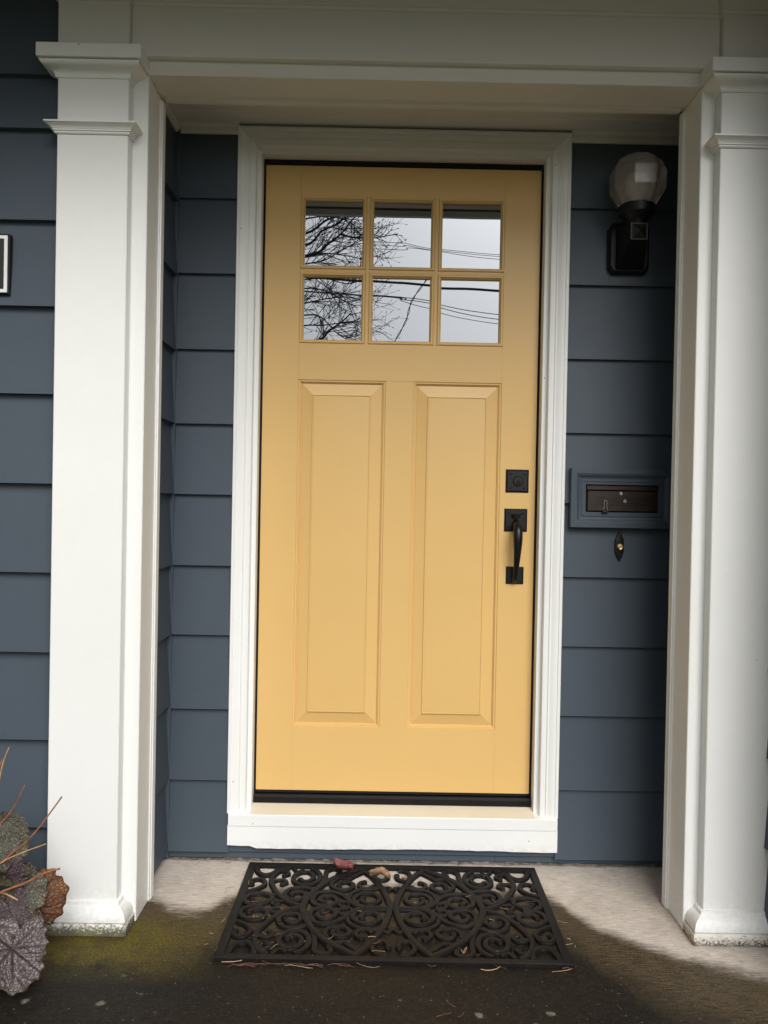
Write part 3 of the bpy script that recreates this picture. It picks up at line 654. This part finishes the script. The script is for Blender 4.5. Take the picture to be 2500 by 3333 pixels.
Q.append((cr_spline([(-44.4, -8.4), (-42.4, -9.4), (-40.4, -10.9), (-38.9, -13.4), (-39.6, -16.3), (-41.8, -16.9), (-43.4, -15.4), (-42.9, -13.7)]), 1.35, 10.1, 1.0, 'scroll'))
Q.append((cr_spline([(-8.2, .0), (-10.3, -1.0), (-12.2, -3.2), (-13.9, -6.2), (-16.2, -8.4), (-19.2, -9.5), (-22.0, -8.6), (-23.4, -5.6), (-23.0, -2.2), (-20.2, -.55), (-17.4, -1.4), (-16.2, -3.8), (-17.6, -6.3), (-20.2, -6.4), (-21.4, -4.4), (-20.2, -3.0)]), 1.35, 10.6, 1.0, 'scroll'))
Q.append((spiral(-7.0, -5.2, 4.9, 4.9, 105, 560, .38), 1.35, 10.3, 1.0, 'scroll'))
Q.append((cr_spline([(-9.6, -.15), (-6.4, -.2), (-3.6, -.25), (-1.0, -.15)]), 1.5, 10.0, 0, 'bar'))
Q.append((spiral(-13.9, -2.3, 2.2, 2.0, 50, 330, .55), 1.05, 9.3, .8, 'hook'))
Q.append((spiral(-14.7, -14.0, 4.1, 3.9, 215, -190, .40), 1.3, 10.15, .95, 'scroll'))
Q.append((cr_spline([(-13.0, -5.4), (-12.2, -8.6), (-9.6, -11.2), (-6.6, -11.9), (-4.2, -12.8)]), 1.25, 9.8, 0, 'scroll'))
Q.append((spiral(-8.3, -14.6, 2.5, 3.0, 10, 260, .62), 1.15, 9.9, .9, 'hook'))
Q.append((cr_spline([(-18.0, -16.5), (-16.2, -19.2), (-13.4, -18.6), (-11.6, -20.6), (-9.2, -23.2)]), 1.2, 9.7, 0, 'scroll'))
Q.append((spiral(-3.0, -20.6, 3.2, 4.2, -70, -370, .5), 1.25, 10.05, .95, 'scroll'))
Q.append((cr_spline([(-22.2, -12.6), (-21.2, -16.6), (-20.8, -20.2), (-20.6, -23.4), (-18.5, -25.2), (-16.4, -23.8), (-17.0, -21.2)]), 1.35, 10.2, .9, 'scroll'))
Q.append((spiral(-1.5, -11.9, 1.6, 1.5, 100, 420, .5), .95, 9.2, .7, 'hook'))
for qi, (path, wd, h, ball, nm) in enumerate(Q):
    for k, (su, sv) in enumerate(((1, 1), (-1, 1), (1, -1), (-1, -1))):
        ribbon(path, wd, (h+.12*k)/1000, ball, su, sv).build(nm, 'rubber', mt, 50)

# ---------------------------------------------------------------- fallen leaves, litter, weed
def dry_leaf(name, mat, label, pos, yaw, L, W, curl, tilt, seed):
    r_ = random.Random(seed); vs = []; fs = []; nu, nv = 12, 8
    for i in range(nu+1):
        t = i/nu; wd = W*(math.sin(math.pi*min(1, t*.94+.05))**.75)*(1+.12*r_.uniform(-1, 1))
        for j in range(nv+1):
            s_ = j/nv*2-1
            x = (t-.5)*L; y = s_*wd/2; z = curl*(s_*s_)*W*.5+math.sin(t*5+seed)*.006+r_.uniform(-.0012, .0012)+tilt*(t-.5)*L
            vs.append((x, y, z))
    for i in range(nu):
        for j in range(nv): a = i*(nv+1)+j; fs.append((a, a+1, a+nv+2, a+nv+1))
    cz = min(v[2] for v in vs); c, s2 = math.cos(yaw), math.sin(yaw)
    m = MB(); m.add([(pos[0]+x*c-y*s2, pos[1]+x*s2+y*c, pos[2]+z-cz) for x, y, z in vs], fs)
    o = m.build(name, mat, None, 60)
    sm = o.modifiers.new('thickness', 'SOLIDIFY'); sm.thickness = .0006
    return tag(o, label, 'leaf')
dry_leaf('fallen_leaf', 'leaf_red', 'curled dark red dry leaf on the back edge of the doormat', (-.093, -.095, .0125), R(-28), .072, .040, .9, -.10, 3)
dry_leaf('fallen_leaf', 'leaf_brown', 'crumpled tan dry leaf on the doormat right of the red leaf', (.022, -.150, .0125), R(-20), .066, .026, 1.3, .0, 5)
dry_leaf('fallen_leaf', 'leaf_brown', 'tiny tan leaf scrap on the middle back of the doormat', (.097, -.165, .0125), R(60), .026, .014, .6, .0, 8)
dry_leaf('fallen_leaf', 'leaf_brown', 'pale leaf scrap near the front edge of the doormat', (.240, -.578, .0125), R(10), .016, .010, .8, .0, 9)
mm = {'twig_tan': MB(), 'twig_red': MB()}
def twig(x, y, L, a, r, mat, z=.002):
    n = 5; P = []; k = rng.uniform(-.8, .8)
    for i in range(n):
        t = i/(n-1)-.5; P.append((x+L*t*math.cos(a+k*t), y+L*t*math.sin(a+k*t), z+r+rng.uniform(0, .003)))
    mm[mat].tube(P, r, 5)
for k in range(18): twig(rng.uniform(-.38, .50), MY-.284-abs(rng.gauss(0, .008)), rng.uniform(.012, .07), rng.gauss(0, .25), rng.uniform(.0005, .0011), 'twig_red' if k % 3 else 'twig_tan')
for k in range(8): twig(rng.uniform(-.32, -.10), MY-.288-abs(rng.gauss(0, .006)), rng.uniform(.03, .08), rng.gauss(0, .15), rng.uniform(.0006, .0010), 'twig_red')
for k in range(70): twig(rng.uniform(-.38, .50), rng.uniform(-.59, -.10), rng.uniform(.008, .035), rng.uniform(0, 3.1), rng.uniform(.0004, .0009), 'twig_tan' if k % 2 else 'twig_red', rng.choice([.001, .001, .009]))
for k in range(14): twig(MX+rng.choice([-1, 1])*.472+rng.gauss(0, .008), rng.uniform(-.58, -.1), rng.uniform(.008, .03), rng.uniform(0, 3.1), rng.uniform(.0004, .0009), 'twig_tan')
for k in range(30): twig(rng.uniform(-.62, .85), -.022-abs(rng.gauss(0, .006)), rng.uniform(.006, .03), rng.gauss(0, .4), rng.uniform(.0004, .0009), 'twig_tan' if k % 2 else 'twig_red')
for k in range(6): twig(rng.uniform(-.6, .9), rng.uniform(-.84, -.64), rng.uniform(.02, .05), rng.uniform(0, 3.1), .0008, 'twig_red')
lt = mm['twig_tan'].build('leaf_litter', 'twig_tan', None, 60); tag(lt, 'tan grass blades and bits scattered in and around the doormat', 'litter', kind='stuff')
lt = mm['twig_red'].build('leaf_litter', 'twig_red', None, 60); tag(lt, 'thin reddish twigs along the front of the doormat', 'litter', kind='stuff')
m = MB()
for k in range(9):
    x, y = -.335+.05*k/8+rng.uniform(-.004, .004), -.395+rng.uniform(-.008, .006); a = rng.uniform(0, 6.28); r = rng.uniform(.004, .007)
    m.add([(x, y, .004), (x+r*math.cos(a-.5), y+r*math.sin(a-.5), .010), (x+1.5*r*math.cos(a), y+1.5*r*math.sin(a), .009), (x+r*math.cos(a+.5), y+r*math.sin(a+.5), .011)], [(0, 1, 2, 3)])
o = m.build('weed', 'weed_green'); tag(o, 'bright green weed sprig growing inside the left scroll of the doormat', 'weed')
# weathered caulk line at the foot of the wall
m = MB(); xs = np.linspace(-.66, 1.0, 120)
vs = []; fs = []
for x in xs: h_ = .0035+rng.uniform(-.003, .003); vs += [(x, -.012-rng.uniform(0, .004), .0006), (x, -.006, max(.0015, h_))]
for i in range(len(xs)-1): fs.append((2*i, 2*i+2, 2*i+3, 2*i+1))
m.add(vs, fs); o = m.build('caulk_line', 'caulk'); tag(o, 'crumbling dirty caulk along the foot of the wall', 'caulk')

# ---------------------------------------------------------------- heuchera plant at the left
ht = thing('heuchera_plant', (-1.02, -.66, -.04), 'purple veined leafy plant with dry reddish stems beside the left pilaster', 'plant')
def onY(px, py, Yw):
    d_ = cf+(px-1250)/FPX*cr-(py-1666.5)/FPX*cu; t = (Yw-CAMY)/d_.y; return Vector((d_.x*t, Yw, CAMH+d_.z*t))
def leaf(pos, tip, normal, size, mat, seed, cup=.15, fold=0., name='leaf'):
    """palmate, lobed and puckered; local +X runs to the tip, +Z is the upper side"""
    r_ = random.Random(seed); vs = []; fs = []; vein = []; rim = []
    NA, NR = 96, 16; ph = r_.uniform(0, 6); va = [R(a) for a in (-128, -88, -44, 0, 44, 88, 128)]
    for k in range(NR+1):
        t = k/NR
        for i in range(NA):
            a = -math.pi+2*math.pi*(i+.5)/NA
            lob = max(math.cos((a-v_)*2.6)*.5+.5 if abs(a-v_) < .62 else 0 for v_ in va)
            rad = .60+.30*lob+.035*math.cos(a*19+ph)+.20*math.cos(a)*max(0, math.cos(a))+.05*math.sin(a*3+ph)
            if abs(a) > R(140): rad *= max(.10, 1-((abs(a)-R(140))/R(40))**1.0*.92)
            rr = rad*t*size; x, y = rr*math.cos(a), rr*math.sin(a)
            puck = .014*size*math.sin(x/size*21+ph)*math.sin(y/size*19)+.04*size*math.sin(a*5+ph)*t**3+.02*size*math.sin(a*9-ph)*t**4
            z = -cup*size*t*t*rad+puck-abs(y)*fold*0+(fold*y*y/size)
            vd = min(abs(math.sin(a-v_))*rr if abs(a-v_) < 1.2 else 9 for v_ in va)/size
            wv = .045*(1-.6*t); vv = max(0, min(1, 1.6-vd/wv))
            for v_ in va:                       # side ribs branching off each main rib
                dl = a-v_
                if abs(dl) > .75: continue
                uu, pp2 = rr/size*math.cos(dl), abs(rr/size*math.sin(dl))
                for q0 in (.16, .30, .44, .58):
                    if uu > q0: vv = max(vv, min(1, 1.5-abs(pp2-(uu-q0)*.75)/.016))
            z -= .012*size*vv*t
            vs.append((x, y, z)); vein.append(vv); rim.append(max(0, (t-.72)/.28))
    for k in range(NR):
        for i in range(NA): a = k*NA+i; c = k*NA+(i+1) % NA; fs.append((a, c, c+NA, a+NA))
    me = bpy.data.meshes.new(name); me.from_pydata(vs, [], fs); me.materials.append(MATS[mat]); me.shade_smooth()
    at = me.attributes.new('vein', 'FLOAT', 'POINT'); at.data.foreach_set('value', vein)
    at = me.attributes.new('rim', 'FLOAT', 'POINT'); at.data.foreach_set('value', rim)
    o = bpy.data.objects.new(name, me); C.objects.link(o); o.parent = ht
    X_ = Vector(tip).normalized(); Zn = Vector(normal); Zn = (Zn-X_*Zn.dot(X_)).normalized(); Yn = Zn.cross(X_)
    mat4 = Matrix(((X_.x, Yn.x, Zn.x, 0), (X_.y, Yn.y, Zn.y, 0), (X_.z, Yn.z, Zn.z, 0), (0, 0, 0, 1)))
    o.matrix_local = Matrix.Translation(Vector(pos)-Vector(ht.location)) @ mat4
    md = o.modifiers.new('thickness', 'SOLIDIFY'); md.thickness = .0008
    root = Vector((-1.03+rng.uniform(-.05, .05), -.66+rng.uniform(-.05, .04), -.02)); p = Vector(pos); mid = (root+p)/2+Vector((-.02, .03, .04))
    P = [((1-t)**2)*root+2*t*(1-t)*mid+t*t*p for t in [i/7 for i in range(8)]]
    MB().tube(P, [.0028]*3+[.0022]*5, 6).build('petiole', 'petiole', ht, 60)
    return o
L = leaf
L(onY(40, 3089, -.79), (.10, -.20, -.95), (.15, -.95, .30), .088, 'heuchera_silver', 1, .10)
L(onY(30, 2960, -.72), (.35, -.30, -.75), (.15, -.80, .55), .080, 'heuchera_plum', 2, .30)
L(onY(100, 2985, -.66), (.30, -.05, -.60), (-.45, -.85, .25), .058, 'heuchera_green', 3, .15)
L(onY(35, 2890, -.68), (.75, -.25, -.10), (.0, -.75, .65), .078, 'heuchera_green', 4, .30)
L(onY(18, 2850, -.69), (.35, -.25, .60), (.1, -.85, .45), .058, 'heuchera_plum', 5, .25)
L(onY(2, 2740, -.68), (.45, -.35, -.75), (.30, -.85, .35), .066, 'heuchera_green', 6, .25)
L(onY(10, 2665, -.66), (.72, -.10, -.15), (-.1, -.50, .85), .052, 'heuchera_green', 7, .75)
L(onY(2, 2690, -.65), (.75, .15, -.45), (.4, -.6, .65), .050, 'heuchera_olive', 8, .6)
L(onY(25, 2838, -.665), (.95, -.15, .05), (.05, -.12, .98), .052, 'heuchera_olive', 9, .25)
L(onY(20, 2800, -.64), (.85, .0, -.05), (.2, .35, .9), .050, 'heuchera_olive', 10, .45)
L(onY(5, 3030, -.73), (-.2, -.40, -.75), (-.15, -.85, .45), .075, 'heuchera_plum', 11, .25)
L(onY(-40, 2900, -.70), (-.4, -.4, .2), (-.1, -.7, .7), .085, 'heuchera_silver', 12, .25)
L(onY(-60, 3010, -.76), (-.5, -.4, -.4), (-.2, -.7, .7), .090, 'heuchera_silver', 13, .25)
L(onY(-30, 2780, -.66), (-.3, -.4, .5), (.1, -.8, .5), .075, 'heuchera_plum', 14, .3)
L(onY(-90, 2850, -.62), (-.7, -.2, .3), (-.2, -.5, .8), .09, 'heuchera_green', 15, .3)
L(onY(72, 2950, -.675), (.80, -.12, .42), (.25, -.85, .40), .085, 'dead_brown', 21, .55)
L(onY(62, 3000, -.66), (.35, -.2, -.30), (.2, -.9, .3), .040, 'dead_brown', 22, .6)
L(onY(45, 3040, -.60), (.3, -.2, -.5), (.1, -.8, .5), .070, 'heuchera_plum', 23, .3)
L(onY(85, 3040, -.62), (.2, -.1, -.8), (.2, -.9, .3), .045, 'heuchera_olive', 24, .2)
L(onY(-10, 3120, -.70), (-.1, -.3, -.7), (-.2, -.85, .5), .07, 'dead_brown', 25, .3)
def stem(pts, r0_, r1_, mat, Yw):
    P3 = [onY(px, py, Yw) for px, py in pts]; back = (P3[0]-P3[1]).normalized()
    P = [P3[0]+back*.16+Vector((-.03, .02, -.10)), P3[0]+back*.08+Vector((-.006, .004, -.02))]+P3; P = [Vector(q) for q in cr_spline([tuple(q) for q in P], 6)]; n = len(P)
    return MB().tube(P, [r0_+(r1_-r0_)*i/(n-1) for i in range(n)], 7).build('stem', mat, ht, 60)
stem([(-12, 2590), (8, 2490), (29, 2433)], .0026, .0015, 'stem_tan', -.66)
stem([(-12, 2520), (7, 2472)], .0024, .0016, 'stem_red', -.65)
stem([(0, 2685), (40, 2635), (81, 2556)], .0025, .0018, 'stem_red', -.67)
stem([(32, 2783), (80, 2745), (130, 2690), (202, 2593)], .0022, .0018, 'stem_red', -.70)
stem([(0, 2811), (60, 2780), (150, 2747)], .0022, .0014, 'stem_tan', -.73)
stem([(0, 2906), (80, 2875), (150, 2840), (195, 2827)], .0028, .0026, 'stem_red', -.75)
stem([(40, 2700), (68, 2676)], .0020, .0016, 'stem_tan', -.62)
stem([(0, 2906), (30, 2915), (58, 2930)], .0024, .0018, 'stem_tan', -.735)

# ---------------------------------------------------------------- street side, seen only mirrored in the door glass
def mir(px, py, Yw):
    """point at depth Yw that the door glass (plane y = .0735) mirrors to the given photo pixel"""
    d_ = cf+(px-1250)/FPX*cr-(py-1666.5)/FPX*cu; t = (2*.0735-CAMY-Yw)/d_.y; return Vector((d_.x*t, Yw, CAMH+d_.z*t))
def zp(x, y): return 900+x*.4822, 600+y*.4822
tr = thing('bare_tree', (-2.7, -6.6, -.2), 'leafless tree in the front garden, mirrored in the left door panes', 'tree')
trunk = [(-2.7, -6.6, -.25), (-2.66, -6.6, .6), (-2.72, -6.58, 1.3), (-2.6, -6.55, 2.0), (-2.66, -6.5, 2.9), (-2.55, -6.5, 4.0), (-2.6, -6.45, 5.2), (-2.5, -6.4, 6.4)]
MB().tube(trunk, [.14, .115, .105, .10, .085, .065, .045, .02], 12).build('trunk', 'bark', tr, 60)
limbs = [[(190, 330), (330, 240), (450, 205), (560, 150)], [(190, 410), (300, 312), (400, 270), (480, 200)], [(240, 470), (340, 400), (430, 330), (500, 245), (545, 200)], [(430, 335), (520, 358), (660, 355), (815, 328)], [(190, 490), (320, 465), (450, 480), (580, 505)], [(190, 535), (330, 505), (450, 430), (560, 400)], [(185, 640), (330, 635), (470, 668), (575, 640)], [(185, 800), (300, 775), (420, 760), (540, 770)], [(270, 1050), (350, 985), (430, 930), (495, 868)], [(185, 700), (330, 720), (460, 790), (540, 830)], [(185, 950), (300, 950), (420, 935), (555, 925)], [(190, 230), (330, 215), (480, 250), (560, 340)], [(200, 880), (300, 900), (400, 1000), (470, 1045)]]
def tw(mb, p, d_, L_, r_, lev):
    n = 4; P = [p]; dd = d_.normalized()
    for i in range(n):
        dd = (dd+Vector((rng.gauss(-.01, .06), rng.gauss(0, .06), rng.gauss(.02, .06)))).normalized(); P.append(P[-1]+dd*L_/n)
    mb.tube(P, [r_*(1-.55*i/n) for i in range(n+1)], 5 if lev < 2 else 4)
    if lev >= 2:
        e = P[-1]; mb.tube([e-dd*.004, e+dd*.012, e+dd*.026], [r_*.6, r_*1.7, r_*.5], 4); return
    for k in range(rng.randint(2, 4)):
        i = rng.randint(1, n); an = rng.uniform(.3, .8)*rng.choice([-1, 1]); ax = Vector((rng.gauss(0, .35), 1, rng.gauss(0, .35))).normalized()
        tw(mb, P[i], Matrix.Rotation(an, 3, ax) @ dd, L_*rng.uniform(.45, .75), r_*.62, lev+1)
for li, lb in enumerate(limbs):
    Yl = -6.5+rng.uniform(-.35, .35)
    P3 = [mir(*zp(*q), Yl) for q in lb]
    st_ = P3[0]+Vector((-.5, .05, -.10)); jz = st_.z-.35; 
    base = Vector((-2.62, -6.52, max(1.6, min(5.6, jz))))
    if li == 3: allp = P3
    else: allp = [base, base.lerp(st_, .55)+Vector((0, 0, .05)), st_]+P3
    P = [Vector(q) for q in cr_spline([tuple(q) for q in allp], 5)]; n = len(P)
    ra, rb = (.024, .006) if li in (0, 1, 2, 8) else (.013, .0045)
    if li == 3: ra = .012
    bo = MB().tube(P, [ra+(rb-ra)*i/(n-1) for i in range(n)], 7).build('branch', 'bark', tr, 60)
    tb = MB()
    for k in range(11):
        i = rng.randint(max(1, int(n*.38)) if li != 3 else 4, n-2); dd = (P[i+1]-P[i]).normalized(); an = rng.uniform(.2, .95)*rng.choice([-1, 1])
        ax = Vector((rng.gauss(0, .3), 1, rng.gauss(0, .3))).normalized()
        tw(tb, P[i], Matrix.Rotation(an, 3, ax) @ dd, rng.uniform(.16, .42) if li != 3 else rng.uniform(.08, .16), .0055, 1 if (li == 3 or k % 3 == 0) else 0)
    o = tb.build('twigs', 'bark', bo, 60); tag(o, kind='stuff')
WY = -20.0
def polehead(x, label):
    t = thing('utility_pole', (x, WY, -.2), label, 'utility pole')
    MB().tube([(x, WY, -.3), (x, WY, 5), (x, WY, 10)], [.16, .14, .11], 12).build('pole', 'pole_wood', t, 60)
    box('crossarm', 'pole_wood', t, x-.06, x+.06, WY-1.1, WY+1.1, 9.0, 9.12, bev=.005)
    for k in (-.9, -.45, .45, .9): MB().lathe([(.03, 9.12), (.035, 9.16), (.045, 9.19), (.03, 9.24)], x, WY+k, 10).build('insulator', 'white_enamel', t, 40)
polehead(-16, 'wooden utility pole across the street on the left'); polehead(17, 'wooden utility pole across the street on the right')
wires = [([(660, 380), (840, 386), (1040, 428), (1500, 474)], .008, 'uppermost thin overhead wire mirrored in the door glass'), ([(660, 402), (860, 404), (1040, 437), (1500, 486)], .008, 'second thin overhead wire mirrored in the upper panes'), ([(660, 428), (880, 421), (1040, 440), (1500, 505)], .008, 'third thin overhead wire mirrored in the upper panes'),
         ([(650, 655), (850, 668), (1113, 690), (1500, 708)], .034, 'thick overhead cable bundle mirrored in the lower right pane'), ([(650, 750), (850, 766), (1035, 787), (1500, 868)], .011, 'overhead wire just below the thick cable, mirrored in the lower panes'), ([(650, 756), (850, 780), (1035, 803), (1500, 900)], .011, 'lowest straight overhead wire mirrored in the lower panes'), ([(700, 755), (850, 790), (1035, 838), (1500, 930)], .009, 'sagging overhead wire mirrored in the lower middle pane')]
for k, (pp_, r_, lab) in enumerate(wires):
    Yw = WY+(-.9, -.45, .45, .9, 0, .12, -.12)[k]
    P3 = [mir(*zp(*q), Yw) for q in pp_]; s0 = (P3[1]-P3[0]); s1 = (P3[-1]-P3[-2])
    zl = P3[0].z+.35; zr_ = P3[-1].z-.15
    P = [Vector((-16, Yw, zl+.5)), Vector((-8, Yw, zl+.05))]+P3+[Vector((8, Yw, zr_-.1)), Vector((17, Yw, zr_+.3))]
    P = sorted(P, key=lambda q: q.x); P = [Vector(q) for q in cr_spline([tuple(q) for q in P], 8)]
    o = MB().tube(P, r_, 5).build('overhead_wire', 'wire_black', None, 60); tag(o, lab, 'wire', 'overhead wires across the street')
P3 = [mir(*zp(*q), -14.0) for q in [(1060, 590), (1015, 655), (920, 790), (880, 920), (805, 1060), (740, 1170)]]
P = [Vector(q) for q in cr_spline([tuple(q) for q in P3], 8)]
for k, (dx, lab) in enumerate(((-.014, 'left strand of the slanting service drop mirrored in the lower middle pane'), (.014, 'right strand of the slanting service drop mirrored in the lower middle pane'))):
    o = MB().tube([p+Vector((dx*math.sin(i*.7), 0, 0)) for i, p in enumerate(P)], .008, 5).build('drop_wire', 'wire_black', None, 60); tag(o, lab, 'wire', 'twisted service drop')
